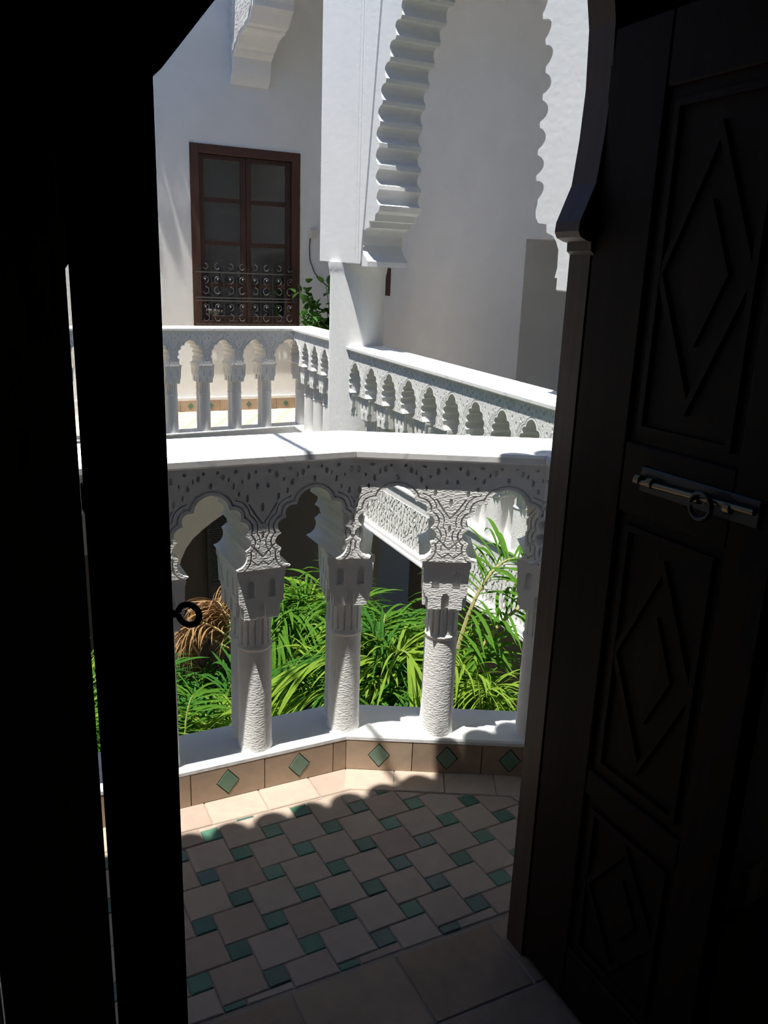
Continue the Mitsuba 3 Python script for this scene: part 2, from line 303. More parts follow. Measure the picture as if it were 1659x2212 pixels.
# ---- lower storey: far facade with a pointed arch, right facade with a carved frieze
al = [(1.60, -3.3), (1.60, -1.45), (1.62, -1.32), (1.649, -1.252), (1.675, -1.15), (1.724, -1.043), (1.80, -0.945), (1.89, -0.869), (2.0, -0.79), (2.103, -0.726), (2.28, -0.62)]
ar = [(2.52, -0.50), (2.80, -0.40), (3.02, -0.35), (3.28, -0.42), (3.28, -3.3)]
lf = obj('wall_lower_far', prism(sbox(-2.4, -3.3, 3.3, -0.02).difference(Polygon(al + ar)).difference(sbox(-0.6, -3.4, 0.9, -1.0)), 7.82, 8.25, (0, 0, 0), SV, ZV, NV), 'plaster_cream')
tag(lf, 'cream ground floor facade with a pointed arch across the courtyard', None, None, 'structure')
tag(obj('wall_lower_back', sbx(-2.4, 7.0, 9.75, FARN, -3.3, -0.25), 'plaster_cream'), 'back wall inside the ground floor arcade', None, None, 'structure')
lr = obj('wall_lower_right', cat([bbox(-0.42, 4.6, 0.055, 0.40, -0.16, 0.14, ROW, DRW, VRW, ZV), bbox(2.75, 4.6, 0.06, 0.38, -3.3, -0.16, ROW, DRW, VRW, ZV), bbox(-0.40, 0.20, -0.015, 0.38, -3.3, -1.30, ROW, DRW, VRW, ZV)]), 'carved')
tag(lr, 'white carved stucco facade under the right gallery rail', None, None, 'structure')
obj('moulding', cat([bbox(-0.42, 4.6, 0.005, 0.40, -0.20, -0.172, ROW, DRW, VRW, ZV, 0.008), bbox(-0.42, 4.6, 0.025, 0.40, -0.172, -0.145, ROW, DRW, VRW, ZV, 0.006)]), 'plaster_smooth', lr)
tag(obj('wall_lower_corner', sbx(2.85, 3.2, 6.3, 7.9, -0.35, -0.01), 'plaster'), 'edge of the gallery floor at the far corner of the courtyard', None, None, 'structure')
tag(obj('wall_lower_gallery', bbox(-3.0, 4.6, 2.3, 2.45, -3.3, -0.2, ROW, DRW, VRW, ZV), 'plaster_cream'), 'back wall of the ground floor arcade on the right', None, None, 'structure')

# ---- tiled eaves that throw the scalloped shadows (above the picture)
def eave(name, n0, n1, z, pitch, s0, s1, phase, r, label, drop=0.10):
    e = thing(name, label, 'roof eave')
    sgn = 1 if n1 > n0 else -1
    obj('board', prism(Polygon([(n0, z - 0.09), (n1 - sgn * 0.03, z - 0.025 - drop * 0.0), (n1 - sgn * 0.03, z), (n0, z + drop)]), s0, s1, (0, 0, 0), NV, ZV, SV), 'wood_brown', e)
    ms = []
    k0 = math.ceil((s0 - phase) / pitch)
    base = lathe([(r, 0), (r, abs(n1 - n0))], 20)
    s = phase + k0 * pitch
    while s < s1:
        a = np.linspace(0, np.pi, 13)
        po = Polygon([(r * math.cos(x), r * 0.9 * math.sin(x)) for x in a] + [((r - .012) * math.cos(x), (r - .012) * .9 * math.sin(x)) for x in a[::-1]]).buffer(0)
        # barrel tile with a rounded lip that stands out over the edge
        m = prism(po, 0, abs(n1 - n0), W(s, n0, z + drop), SV, ZV, sgn * NV); 
        m.vertices[:, 2] -= np.abs((m.vertices @ NV) - n0) / abs(n1 - n0) * drop
        lip = Polygon([(r * math.cos(x), 0.072 * math.sin(x)) for x in a])
        ms += [m, prism(lip, z - 0.012, z + 0.012, W(s, n1), SV, sgn * NV, ZV)]
        s += pitch
    k = obj('barrel_tiles', cat(ms), 'tile_green_0', e); tag(k, None, None, None, 'stuff')
EZ = 2.65
eave('tiled_eave', 1.42, 2.100 + SUN[1] * EZ - 0.06, EZ, 0.1266, -2.4, 3.4, 0.563 + SUN[0] * EZ, 0.0625, 'green barrel tile eave over the doorway, above the top of the picture')
eave('tiled_eave', FARN, FARN - 0.300, 5.55, 0.22, -2.4, 7.0, 0.1, 0.10, 'green barrel tile eave high on the far wall, above the top of the picture')

# ================================================================== BALUSTRADES
ZC, ZB, ZP = 0.765, 0.60, 0.13                             # capital top and bottom, plinth top
ZS = 1.085                                                 # underside of the marble rail
VC = 0.1025                                                # middle of the rail behind the plinth's front
CUSP = [(0.080, ZC + 0.004), (0.0525, 0.826), (0.0525, 0.872), (0.068, 0.918), (0.098, 0.955)]
OUTL = [(0.076, ZC)] + arcs(CUSP, [0.017, 0.018, 0.018, 0.017], True, 7)[0:] + [(0.104, 0.975), (0.115, 0.989), (0.132, 0.999), (0.15, 1.003)]
def half_poly(): return Polygon([(0, ZC)] + OUTL + [(0.15, ZS), (0, ZS)]).buffer(0)
HP = half_poly()
edge = LineString(OUTL)
grooves = [edge.buffer(0.0150).difference(edge.buffer(0.0092)), edge.buffer(0.0285).difference(edge.buffer(0.0250)).intersection(sbox(0, 0.80, 0.2, 0.985))]
for pts, wd in (([(0, 0.805), (0.034, 0.842)], 0.0035), ([(0, 0.792), (0.016, 0.778), (0.04, 0.80)], 0.0025), ([(0, 0.905), (0.022, 0.935), (0.040, 0.965)], 0.003)):
    grooves.append(LineString(pts).buffer(wd))
for u, z, a, b in ((0, 0.872, 0.005, 0.013), (0.0, 0.955, 0.006, 0.014), (0.045, 0.985, 0.0055, 0.012), (0.04, 1.05, 0.006, 0.011), (0.085, 1.025, 0.005, 0.011), (0.078, 1.066, 0.007, 0.006), (0.115, 1.052, 0.006, 0.010), (0.15, 1.03, 0.006, 0.010), (0.015, 1.02, 0.005, 0.009), (0.07, 1.0, 0.004, 0.008), (0.02, 1.062, 0.004, 0.006), (0.1, 1.045, 0.003, 0.008), (0.13, 1.066, 0.004, 0.006), (0.06, 1.035, 0.003, 0.006)):
    grooves.append(affinity.translate(affinity.scale(Point(0, 0).buffer(1, 6), a, b), u, z))
LAYER = HP.difference(unary_union(grooves)).simplify(0.0006)
HPs = HP.simplify(0.0004)
def half_mesh():
    E = ((0, 0, 0), (1, 0, 0), (0, 0, 1), (0, 1, 0))      # local axes: x = u, y = v, z
    return cat([prism(HPs, -0.020, 0.225, *E), prism(LAYER, -0.030, -0.0198, *E), prism(LAYER, 0.2248, 0.235, *E)])
HALF = half_mesh()
def capital_mesh():
    E = ((0, 0, 0), (1, 0, 0), (0, 0, 1), (0, 1, 0))
    face = Polygon([(-.0755, ZC), (-.0755, .745), (-.072, .735), (-.0685, .655), (-.064, .65), (-.062, ZB), (.062, ZB), (.064, .65), (.0685, .655), (.072, .735), (.0755, .745), (.0755, ZC)])
    def niche(u, z0, z1, w): return Polygon([(u - w, z0), (u + w, z0), (u + w, z1 - w * 1.1), (u + w * .6, z1 - w * .35), (u, z1), (u - w * .6, z1 - w * .35), (u - w, z1 - w * 1.1)])
    fl_ = face.difference(unary_union([niche(-.033, .668, .728, .0125), niche(.033, .668, .728, .0125), niche(0, ZB - .01, .655, .0125), niche(-.064, ZB - .01, .645, .010), niche(.064, ZB - .01, .645, .010)]))
    body = face.buffer(-0.003, join_style=2)
    side = Polygon([(x * 1.32, z) for x, z in face.exterior.coords])
    sl = side.difference(unary_union([niche(u, .668, .728, .0130) for u in (-.062, 0, .062)] + [niche(u, ZB - .01, .655, .0130) for u in (-.033, .033)]))
    m = [prism(body, -0.004, 0.209, *E), prism(fl_, -0.014, -0.0038, *E), prism(fl_, 0.2088, 0.219, *E)]
    for sg in (-1, 1):
        q = prism(sl, 0.0615, 0.0705, (0, VC, 0), (0, 1, 0), (0, 0, 1), (sg, 0, 0)); m.append(q)
    return cat(m)
CAPITAL = capital_mesh()
def flute(r, z, th):
    if z < 0.499 or z > 0.592: return np.full(len(th), r)
    return r - 0.007 * np.clip((np.cos(14 * th) - 0.45) / 0.55, 0, 1)
def shaft_mesh():
    rows = [(.056, ZP - 0.004), (.0535, ZP + 0.02), (.053, .25), (.0525, .40), (.052, .480), (.055, .484), (.0563, .489), (.055, .494), (.0515, .4985), (.0515, .503), (.0515, .548), (.0515, .588), (.0515, .5925), (.0515, ZB + 0.004)]
    a = lathe(rows, 84, flute); b = a.copy(); a.apply_translation([0, VC - 0.040, 0]); b.apply_translation([0, VC + 0.040, 0])
    return cat([a, b])
SHAFT = shaft_mesh()
def balustrade(name, label, line, spots, skirt, tile_m='tile_brown', rail_joints=(), p0=0.0, p1=ZP):
    """line: the plinth's front as a polyline (x, y), the far side on its left; spots: (segment, distance along it, half width left, right) or ('corner', vertex, wl, wr)"""
    b = thing(name, label, 'balustrade')
    line = [np.asarray(p, float) for p in line]
    mid = offset_line(line, VC)
    def ringp(d0, d1): return offset_line(line, d0), offset_line(line, d1)
    segs = len(line) - 1
    # marble rail, a slab per segment, with a rounded nose
    for i in range(segs):
        A0, A1 = ringp(-0.050, 0.255); B0, B1 = ringp(-0.044, 0.249)
        cuts = [0.0] + [c for (k, c) in rail_joints if k == i] + [1.0]
        for c0, c1 in zip(cuts[:-1], cuts[1:]):
            g0 = 0.0012 / np.linalg.norm(line[i + 1] - line[i]); c0_, c1_ = c0 + g0, c1 - g0
            pt = lambda Q, t: Q[i] + (Q[i + 1] - Q[i]) * t
            P = []
            for z, Q in ((ZS, (B0, B1)), (ZS + .006, (A0, A1)), (ZS + .022, (A0, A1)), (ZS + .03, (B0, B1))):
                for q in Q: P += [np.append(pt(q, c0_), z), np.append(pt(q, c1_), z)]
            obj('marble_rail', hull(P), 'marble', b)
        # plinth: body and cap
        P0, P1 = ringp(0.010, 0.20); Q0, Q1 = ringp(-0.003, 0.212)
        body = hull([np.append(q[i + k], z) for q in (P0, P1) for k in (0, 1) for z in (p0, p1 - .015)])
        R0, R1 = ringp(0.003, 0.206)
        cap = hull([np.append(q[i + k], z) for q in (Q0, Q1) for k in (0, 1) for z in (p1 - .017, p1 - .006)] + [np.append(q[i + k], p1) for q in (R0, R1) for k in (0, 1)])
        obj('plinth', cat([body, cap]), 'plaster', b)
    # skirting tiles with a green diamond each
    for (i, u0, u1, du) in skirt:
        t = (line[i + 1] - line[i]); L = np.linalg.norm(t); t = t / L; n_ = np.array([-t[1], t[0]])
        O = np.append(line[i], 0); A, C = np.append(t, 0), -np.append(n_, 0)
        u0, u1 = max(u0, 0.0), min(u1, L)
        if u1 - u0 < 0.02: continue
        q = sbox(u0 + .0015, 0.002, u1 - .0015, 0.1115)
        dm = Polygon([(du - .034, .058), (du, .017), (du + .034, .058), (du, .099)])
        obj('skirting_tile', prism(q.difference(dm.buffer(.003, join_style=2)) if du is not None and u0 + .03 < du < u1 - .03 else q, -0.011, 0.002 + rng.uniform(-.0008, .0008), O, A, ZV, C), f'{tile_m}_{rng.integers(3)}', b)
        if du is not None and u0 + .03 < du < u1 - .03: obj('diamond_tile', prism(dm, -0.011, 0.0035, O, A, ZV, C), f'tile_sage_{rng.integers(4)}', b)
    # balusters; neighbours on one segment share the space between them
    ctr = []
    for sp_ in spots:
        if sp_[0] == 'corner': ctr.append(mid[sp_[1]])
        else:
            i, u = sp_[0], sp_[1]; t = line[i + 1] - line[i]; t = t / np.linalg.norm(t); ctr.append(line[i] + t * u + np.array([-t[1], t[0]]) * VC)
    gaps = [np.linalg.norm(q - p) / 2 for p, q in zip(ctr[:-1], ctr[1:])]
    spots = [(a[0], a[1], gaps[k - 1] if k else a[2], gaps[k] if k < len(gaps) else a[3]) for k, a in enumerate(spots)]
    for k, sp_ in enumerate(spots):
        if sp_[0] == 'corner':
            v = sp_[1]; c = mid[v]
            dl = line[v] - line[v - 1]; dl /= np.linalg.norm(dl); dr_ = line[v + 1] - line[v]; dr_ /= np.linalg.norm(dr_)
        else:
            i, u = sp_[0], sp_[1]; t = line[i + 1] - line[i]; t /= np.linalg.norm(t)
            dl = dr_ = t; c = line[i] + t * u + np.array([-t[1], t[0]]) * VC
        dm_ = dl + dr_; dm_ /= np.linalg.norm(dm_)
        wl, wr_ = sp_[2], sp_[3]
        fr_ = lambda d, s=1.0: (np.append(c - VC * np.array([-d[1], d[0]]), 0), np.append(d, 0) * s, np.append([-d[1], d[0]], 0), ZV)
        key = obj('baluster', place(SHAFT, *fr_(dm_)), 'stucco', b, smooth=35)
        obj('capital', place(CAPITAL, *fr_(dm_)), 'stucco', key)
        hl, hr = place(HALF, *fr_(dl, -wl / 0.15)), place(HALF, *fr_(dr_, wr_ / 0.15))
        obj('carved_spandrel', cat([hl, hr]), 'stucco', key)
    return b
LNEAR = np.linalg.norm(K1 - K0)
sk_near = []
for k in range(-3, 9):
    a = 0.007 + 0.2385 * k
    sk_near.append((0, a + 1.6, a + 0.2385 + 1.6, a + 1.6 + 0.118))
sk_near += [(1, 0.0, 0.224, 0.112), (1, 0.224, 0.458, 0.341), (1, 0.458, 0.606, 0.553), (2, 0.0, 0.235, 0.118), (2, 0.235, 0.47, 0.352), (2, 0.47, 0.705, 0.588)]
SPn = 0.300
near_sp = [(0, LNEAR - SPn * k + 0.004, SPn / 2, SPn / 2) for k in range(6, 0, -1)] + [('corner', 1, SPn / 2, 0.152), (1, 0.303, 0.152, 0.152), ('corner', 2, 0.152, 0.15), (2, 0.30, 0.15, 0.15), (2, 0.60, 0.15, 0.15)]
balustrade('balustrade', 'nearest white marble-topped balustrade, on the balcony just outside the open door', NEAR, near_sp, sk_near)
# across the courtyard, turning the corner towards the column
FL, FC, FE = XY(0.4, 7.65), XY(2.905, 7.915), XY(2.74, 6.35)
Lf = np.linalg.norm(FC - FL); Le = np.linalg.norm(FE - FC)
far_sp = [(0, Lf - 0.295 - 0.322 * k, 0.161, 0.161 if k else 0.148) for k in range(6, -1, -1)] + [('corner', 1, 0.148, 0.165)] + [(1, 0.33 + 0.33 * k, 0.165, 0.165) for k in range(4)]
balustrade('balustrade', 'distant white balustrade across the courtyard under the dark window', [FL, FC, FE], far_sp, [])
# along the right gallery
arch_u = [-0.10, 0.189, 0.479, 0.76, 1.061, 1.346, 1.615, 1.885, 2.161, 2.417, 2.70, 2.98, 3.26, 3.54]
RA, RB = XY(*RP(-0.10, 0.05)), XY(*RP(3.85, 0.05))
right_sp = []
for a0, a1, a2 in zip(arch_u[:-2], arch_u[1:-1], arch_u[2:]):
    m0, m1 = (a0 + a1) / 2, (a1 + a2) / 2
    right_sp.append((0, m0 + 0.10, m0 - a0, a1 - m0))
def WARP(v): v = v.copy(); v[:, 2] += FALL * (RO[1] - v @ NV); return v
balustrade('balustrade', 'white balustrade along the right gallery, starting at the round column, its lace front sunlit', [RA, RB], right_sp, [], rail_joints=[(0, 0.31), (0, 0.58), (0, 0.80)], p0=0.13, p1=0.24)
WARP = None

# ================================================================== COLUMN, LOBED ARCHES
UC, VCOL = -0.089, 0.15
cc = RP(UC, VCOL)
col = thing('column', 'round white column joining the two courtyard balustrades, under a square pier', 'column')
cm = lathe([(0.235, -3.3), (0.235, -0.2), (0.222, 0.0), (0.216, 0.3), (0.212, 1.0), (0.212, 1.62), (0.22, 1.66), (0.226, 1.69), (0.226, 1.718)], 64)
cm.apply_translation(W(cc[0], cc[1], 0)); obj('shaft', cm, 'plaster', col, smooth=40)
PV0, PV1 = -0.040, 0.310
obj('pier', bbox(-0.408, 0.262, PV0, PV1, 1.712, 4.6, ROW, DRW, VRW, ZV, 0.006), 'plaster', col)
obj('corner_bead', cat([bbox(0.255, 0.285, PV0 + 0.010, PV1, 1.712, 4.6, ROW, DRW, VRW, ZV, 0.006), bbox(0.28, 0.303, PV0 + 0.024, PV1, 1.712, 4.6, ROW, DRW, VRW, ZV, 0.004)]), 'plaster_smooth', col)
# the lobed arch to the right of the column
lc = [(0.600, 2.085), (0.572, 2.212), (0.560, 2.340), (0.555, 2.475), (0.558, 2.605), (0.584, 2.729), (0.627, 2.850), (0.677, 2.967), (0.749, 3.074), (0.812, 3.174), (0.90, 3.27), (1.00, 3.35), (1.11, 3.42), (1.24, 3.475), (1.36, 3.51)]
def lobes(cs, bul, left):
    out = []
    for a, b in zip(cs[:-1], cs[1:]):                      # a short flat fillet at each cusp
        a, b = np.array(a), np.array(b); d = (b - a) / np.linalg.norm(b - a)
        out += arcs([tuple(a + d * 0.013), tuple(b - d * 0.013)], bul, left, 11)
    return out
left_line = [(0.295, 1.712), (0.295, 1.700), (0.425, 1.700), (0.425, 1.735), (0.350, 1.784), (0.312, 1.844), (0.321, 1.903), (0.355, 1.940), (0.384, 1.953), (0.434, 1.959), (0.432, 2.000), (0.518, 2.001), (0.528, 2.045), (0.575, 2.062)] + lobes(lc, 0.052, True)
rc = [(2.365, 2.058), (2.336, 2.169), (2.334, 2.285), (2.332, 2.407), (2.336, 2.527), (2.345, 2.643), (2.326, 2.763), (2.289, 2.874), (2.24, 2.98), (2.175, 3.08), (2.10, 3.175), (2.00, 3.265), (1.885, 3.345), (1.76, 3.42), (1.61, 3.48), (1.47, 3.51)]
right_line = [(2.90, 1.653), (2.593, 1.653), (2.584, 1.712), (2.549, 1.712), (2.563, 1.757), (2.560, 1.838), (2.535, 1.88), (2.507, 1.902), (2.456, 1.918), (2.450, 1.955), (2.382, 1.962), (2.357, 1.99), (2.353, 2.02), (2.365, 2.05)] + lobes(rc, 0.055, False)
hole = Polygon(left_line + right_line[::-1] + [(2.90, -1), (0.295, -1)]).buffer(0)
mas = sbox(0.295, 1.60, 3.4, 4.6).difference(hole)
mas = max(getattr(mas, 'geoms', [mas]), key=lambda g: g.area)
la = thing('lobed_arch', 'white multi-lobed plaster arch to the right of the column', 'arch')
obj('arch_wall', prism(mas, -0.010, 0.307, ROW, DRW, ZV, VRW), 'plaster', la)
obj('pilaster', bbox(2.602, 3.30, PV0, -0.005, 1.653, 4.6, ROW, DRW, VRW, ZV, 0.006), 'plaster', la)
obj('bead', prism(Polygon([(0.305, 1.735), (0.325, 1.735), (0.55, 3.42), (0.53, 3.42)]), -0.022, -0.008, ROW, DRW, ZV, VRW), 'plaster_smooth', la)
c2 = RP(2.96, VCOL)
col2 = thing('column', 'round white column at the near end of the right gallery, hidden behind the dark door jamb', 'column')
cm = lathe([(0.22, -3.3), (0.22, 0), (0.212, 1.0), (0.212, 1.50), (0.226, 1.53), (0.226, 1.578)], 48); cm.apply_translation(W(c2[0], c2[1], 0)); obj('shaft', cm, 'plaster', col2, smooth=40)

# arch from the column's pier back to the far wall, with its stepped corbel
prof = [(9.868, 3.645), (9.845, 3.640), (9.80, 3.70), (9.772, 3.76), (9.757, 3.83), (9.745, 3.90), (9.70, 3.915), (9.655, 3.94), (9.640, 3.965), (9.575, 3.985), (9.53, 4.02), (9.47, 4.05), (9.40, 4.062), (9.30, 4.067), (9.262, 4.072), (9.25, 4.092), (9.17, 4.10), (9.12, 4.14), (9.07, 4.19), (9.02, 4.229)]
rest = arcs([(9.02, 4.229), (8.80, 4.42), (8.56, 4.58), (8.30, 4.70), (8.05, 4.76)], 0.07, False, 9) + arcs([(8.05, 4.76), (7.78, 4.70), (7.52, 4.58), (7.28, 4.42), (7.08, 4.24), (6.95, 4.05), (6.90, 3.86)], 0.07, False, 9)
prof2 = prof + rest + [(6.86, 3.80), (6.62, 3.78), (6.5, 3.74), (6.28, 3.74), (6.28, 5.6), (9.868, 5.6)]
ca = thing('corbelled_arch', 'white arch springing from a stepped corbel high on the far wall, left of the column', 'arch')
obj('arch_wall', prism(Polygon(prof2).buffer(0), 2.835, 3.27, (0, 0, 0), NV, ZV, SV), 'plaster', ca)
lace = Polygon(prof2).buffer(0).buffer(-0.035).intersection(sbox(6.5, 3.6, 9.86, 5.5))
obj('carved_panel', prism(lace, 2.823, 2.836, (0, 0, 0), NV, ZV, SV), 'carved', ca)

# ================================================================== FAR WINDOW, GRILLE, PLANT, BOX
wn = thing('window_1', 'tall brown wooden window across the courtyard behind an iron grille', None, None, 'structure')
wn_n = FARN + 0.05
s0, s1, z0, z1 = win
def wb(a0, a1, b0, b1, c0, c1, ch=0.003): return bbox(a0, a1, c0, c1, b0, b1, (0, 0, 0), SV, NV, ZV, ch)
obj('frame', cat([wb(s0, s0 + .10, z0, z1, FARN - .012, FARN + .10), wb(s1 - .10, s1, z0, z1, FARN - .012, FARN + .10), wb(s0 + .1, s1 - .1, z1 - .095, z1, FARN - .012, FARN + .10), wb(s0 + .1, s1 - .1, z0, z0 + .07, FARN - .012, FARN + .10)]), 'wood_brown', wn)
ms = (s0 + s1) / 2
for a, b in ((s0 + .105, ms - .002), (ms + .002, s1 - .105)):
    f = obj('sash', cat([wb(a, a + .06, z0 + .075, z1 - .10, FARN + .03, FARN + .075), wb(b - .06, b, z0 + .075, z1 - .10, FARN + .03, FARN + .075)] + [wb(a + .06, b - .06, z - .025, z + .025, FARN + .034, FARN + .07) for z in (z0 + .10, 1.475, 1.95, 2.42, z1 - .125)]), 'wood_sash', wn)
    for za, zb in ((z0 + .125, 1.45), (1.50, 1.925), (1.975, 2.395), (2.445, z1 - .15)):
        obj('pane', bbox(a + .06, b - .06, FARN + .05, FARN + .052, za, zb, (0, 0, 0), SV, NV, ZV), 'glass', f)
obj('reveal', bbox(s0 - .1, s1 + .1, FARN + .302, FARN + .6, z0 - .1, z1 + .1, (0, 0, 0), SV, NV, ZV), 'room_dark', wn)
gr = thing('window_grille', 'black wrought iron scroll grille over the lower half of the far window', 'window grille')
def arc3(cx, cz, r, a0, a1, n_, k=14, sh=0.0):
    return [W(cx + (r - sh * t) * math.cos(a0 + (a1 - a0) * t), n_, cz + (r - sh * t) * math.sin(a0 + (a1 - a0) * t)) for t in np.linspace(0, 1, k)]
gn = FARN - 0.05
for z in (1.03, 1.30, 1.335, 1.62): obj('bar', tube([W(s0 + .02, gn, z), W(s1 - .02, gn, z)], .008, 6), 'iron', gr)
for k in range(9):
    s = s0 + .06 + k * (s1 - s0 - .12) / 8
    obj('upright', tube([W(s, gn, 1.0), W(s, gn, 1.66), W(s, gn, 1.70 + .03 * (k % 2))], [.007, .007, .002], 6), 'iron', gr)
for k in range(8):
    c = s0 + .06 + (k + .5) * (s1 - s0 - .12) / 8; sg = 1 if k % 2 else -1
    for cz, r, zz in ((1.10, .05, 1), (1.23, .045, -1), (1.41, .05, 1), (1.54, .045, -1), (1.68, .04, 1)):
        p = arc3(c, cz, r, math.pi / 2 * zz, math.pi / 2 * zz + sg * zz * 4.6, gn, 16, r * .55)
        obj('scroll', tube(p, .0065, 5), 'iron_grille', gr, smooth=40)
        if cz in (1.23, 1.54): obj('rosette', trimesh.creation.icosphere(1, .014).apply_translation(W(c, gn, cz)), 'iron_grille', gr)
wbx = thing('wall_box', 'small grey box with a thin cable on the far wall beside the window', 'electric box')
obj('case', bbox(3.79, 3.87, FARN - .05, FARN, 2.06, 2.17, (0, 0, 0), SV, NV, ZV, .008), 'plastic_grey', wbx)
obj('cable', tube([W(3.80, FARN - .012, 2.07), W(3.79, FARN - .012, 1.95), W(3.80, FARN - .012, 1.80), W(3.86, FARN - .012, 1.66), W(3.97, FARN - .012, 1.55), W(4.08, FARN - .012, 1.47)], .006, 5), 'cable_black', wbx, smooth=True)
# potted shrub against the far wall
sh = thing('potted_shrub', 'leafy green shrub in a pot between the far window and the column', 'potted plant')
pc = W(3.98, 9.45, 0)
pm = lathe([(.13, .0), (.145, .02), (.19, .30), (.205, .31), (.205, .35), (.185, .35), (.18, .32)], 28); pm.apply_translation(pc); obj('pot', pm, 'terracotta', sh, smooth=40)
def blade_leaf(p, d, up_, L, wd):
    d = d / np.linalg.norm(d); sd = np.cross(d, up_); sd /= np.linalg.norm(sd) + 1e-9; n_ = np.cross(sd, d)
    pts = []
    for t, ww, dp in ((0, .1, 0), (.25, .8, .02), (.55, 1, 0), (.8, .6, -.06), (1, .02, -.14)):
        c = p + d * L * t + n_ * dp * L
        pts += [c - sd * wd * ww + n_ * wd * .3 * ww, c, c + sd * wd * ww + n_ * wd * .3 * ww]
    f = []
    for i in range(4):
        for j in (0, 1):
            a = i * 3 + j; f += [(a, a + 1, a + 4), (a, a + 4, a + 3)]
    return np.array(pts), np.array(f)
def blades(lst):
    V, F, k = [], [], 0
    for v, f in lst: V.append(v); F.append(f + k); k += len(v)
    return trimesh.Trimesh(np.vstack(V), np.vstack(F), process=False)
lv = []
for k in range(11):
    e = np.array([rng.uniform(-.46, .15), rng.uniform(-.15, .12), rng.uniform(.9, 1.42)]); base = pc + [0, 0, .33]
    pts = [base, base + W(e[0] * .3, e[1] * .3, e[2] * .55), pc + W(e[0], e[1], e[2] + .15)]
    t = np.linspace(0, 1, 9)[:, None]; cur = (1 - t) ** 2 * pts[0] + 2 * t * (1 - t) * pts[1] + t ** 2 * pts[2]
    obj('stem', tube(cur, np.linspace(.011, .004, 9), 5), 'stem_green', sh)
    for q in cur[3:]:
        for _ in range(4): lv.append(blade_leaf(q + rng.normal(0, .035, 3), rng.normal(0, 1, 3) + [0, 0, .1], np.array([0, 0, 1.0]), rng.uniform(.09, .15), rng.uniform(.030, .048)))
k = obj('foliage', blades(lv), 'leaf_shrub', sh); tag(k, None, None, None, 'stuff')
# pierced screen in the lower arch
ls = thing('lattice_screen', 'grey pierced screen standing inside the ground floor arch across the courtyard', 'screen')
hol = []
for i in range(12):
    for j in range(30): hol.append(Point(2.43 + i * .026 + (j % 2) * .013, -2.07 + j * .03).buffer(.0085, 2))
obj('panel', prism(sbox(2.40, -2.13, 2.75, -1.1).difference(unary_union(hol)), 9.60, 9.62, (0, 0, 0), SV, ZV, NV), 'screen_grey', ls)
obj('frame', cat([bbox(2.38, 2.41, 9.585, 9.635, -2.16, -1.1, (0, 0, 0), SV, NV, ZV), bbox(2.74, 2.77, 9.585, 9.635, -2.16, -1.1, (0, 0, 0), SV, NV, ZV), bbox(2.38, 2.77, 9.585, 9.635, -2.17, -2.12, (0, 0, 0), SV, NV, ZV), bbox(2.38, 2.41, 9.585, 9.635, -3.3, -2.16, (0, 0, 0), SV, NV, ZV), bbox(2.74, 2.77, 9.585, 9.635, -3.3, -2.16, (0, 0, 0), SV, NV, ZV)]), 'screen_grey', ls)
# cable strung across the court (its shadow crosses the marble rail)
cb = W(0.29, 1.42, 3.25)
tag(obj('cable', tube([W(0.29, 1.42, 3.25), W(0.29, 3.5, 3.22), W(0.29, 6.5, 3.22), W(0.29, FARN, 3.28)], .013, 8), 'cable_black', None, True), 'dark cable strung across the courtyard above the picture', 'cable')

# ================================================================== PALMS
def frond(L, lift, droop, npair, ll, wd, seed, sweep=0.35, twist=0.0):
    """rachis in the local xz plane from the origin; leaflets on both sides"""
    r = np.random.default_rng(seed); t = np.linspace(0, 1, 14)
    x = L * (t * math.cos(lift) + 0.0 * t); z = L * (t * math.sin(lift) - droop * t ** 2.2)
    x = x * (1 - 0.10 * t ** 2); cur = np.column_stack([x, 0.04 * L * np.sin(3 * t + seed), z])
    out, tt = [], np.linspace(0.22, 0.99, npair)
    for q in tt:
        p = np.array([np.interp(q, t, cur[:, k]) for k in range(3)]); p2 = np.array([np.interp(min(q + .02, 1), t, cur[:, k]) for k in range(3)])
        p1 = np.array([np.interp(q - .02, t, cur[:, k]) for k in range(3)]); d = p2 - p1; d /= np.linalg.norm(d)
        for sg in (-1, 1):
            side = np.array([0, sg, 0.0]); upd = np.cross(d, [0, 1, 0]); upd = upd if upd[2] > 0 else -upd
            e = d * (sweep + .35 * q + r.normal(0, .22)) + side * (1 - .35 * q + r.normal(0, .12)) + upd * (0.35 + r.normal(0, .25)); e /= np.linalg.norm(e)
            l = ll * (0.55 + 0.9 * math.sin(math.pi * min(max(q * .9 + .08, 0), 1)) * .55) * r.uniform(.85, 1.12)
            ns = 6; V = []; dr0 = r.uniform(.25, .75); w = wd * r.uniform(.85, 1.15)
            wv = np.cross(e, [0, 0, 1.0]); wv /= np.linalg.norm(wv) + 1e-9
            wv = wv + np.array([0, 0, r.normal(0, .35)]); wv /= np.linalg.norm(wv)
            for k in range(ns + 1):
                s = k / ns; c = p + e * l * s + np.array([0, 0, -dr0 * l * s ** 2.2])
                ww = w * (0.35 + 2.6 * s * (1 - s) ** .7 * .75) * (1 - s ** 6) * .62 if k < ns else 0.0004
                fold = np.array([0, 0, ww * .45])
                V += [c - wv * ww + fold, c, c + wv * ww + fold]
            F = []
            for i in range(ns):
                for j in (0, 1):
                    a = i * 3 + j; F += [(a, a + 1, a + 4), (a, a + 4, a + 3)]
            out.append((np.array(V), np.array(F)))
    return cur, blades(out)
VARS = []
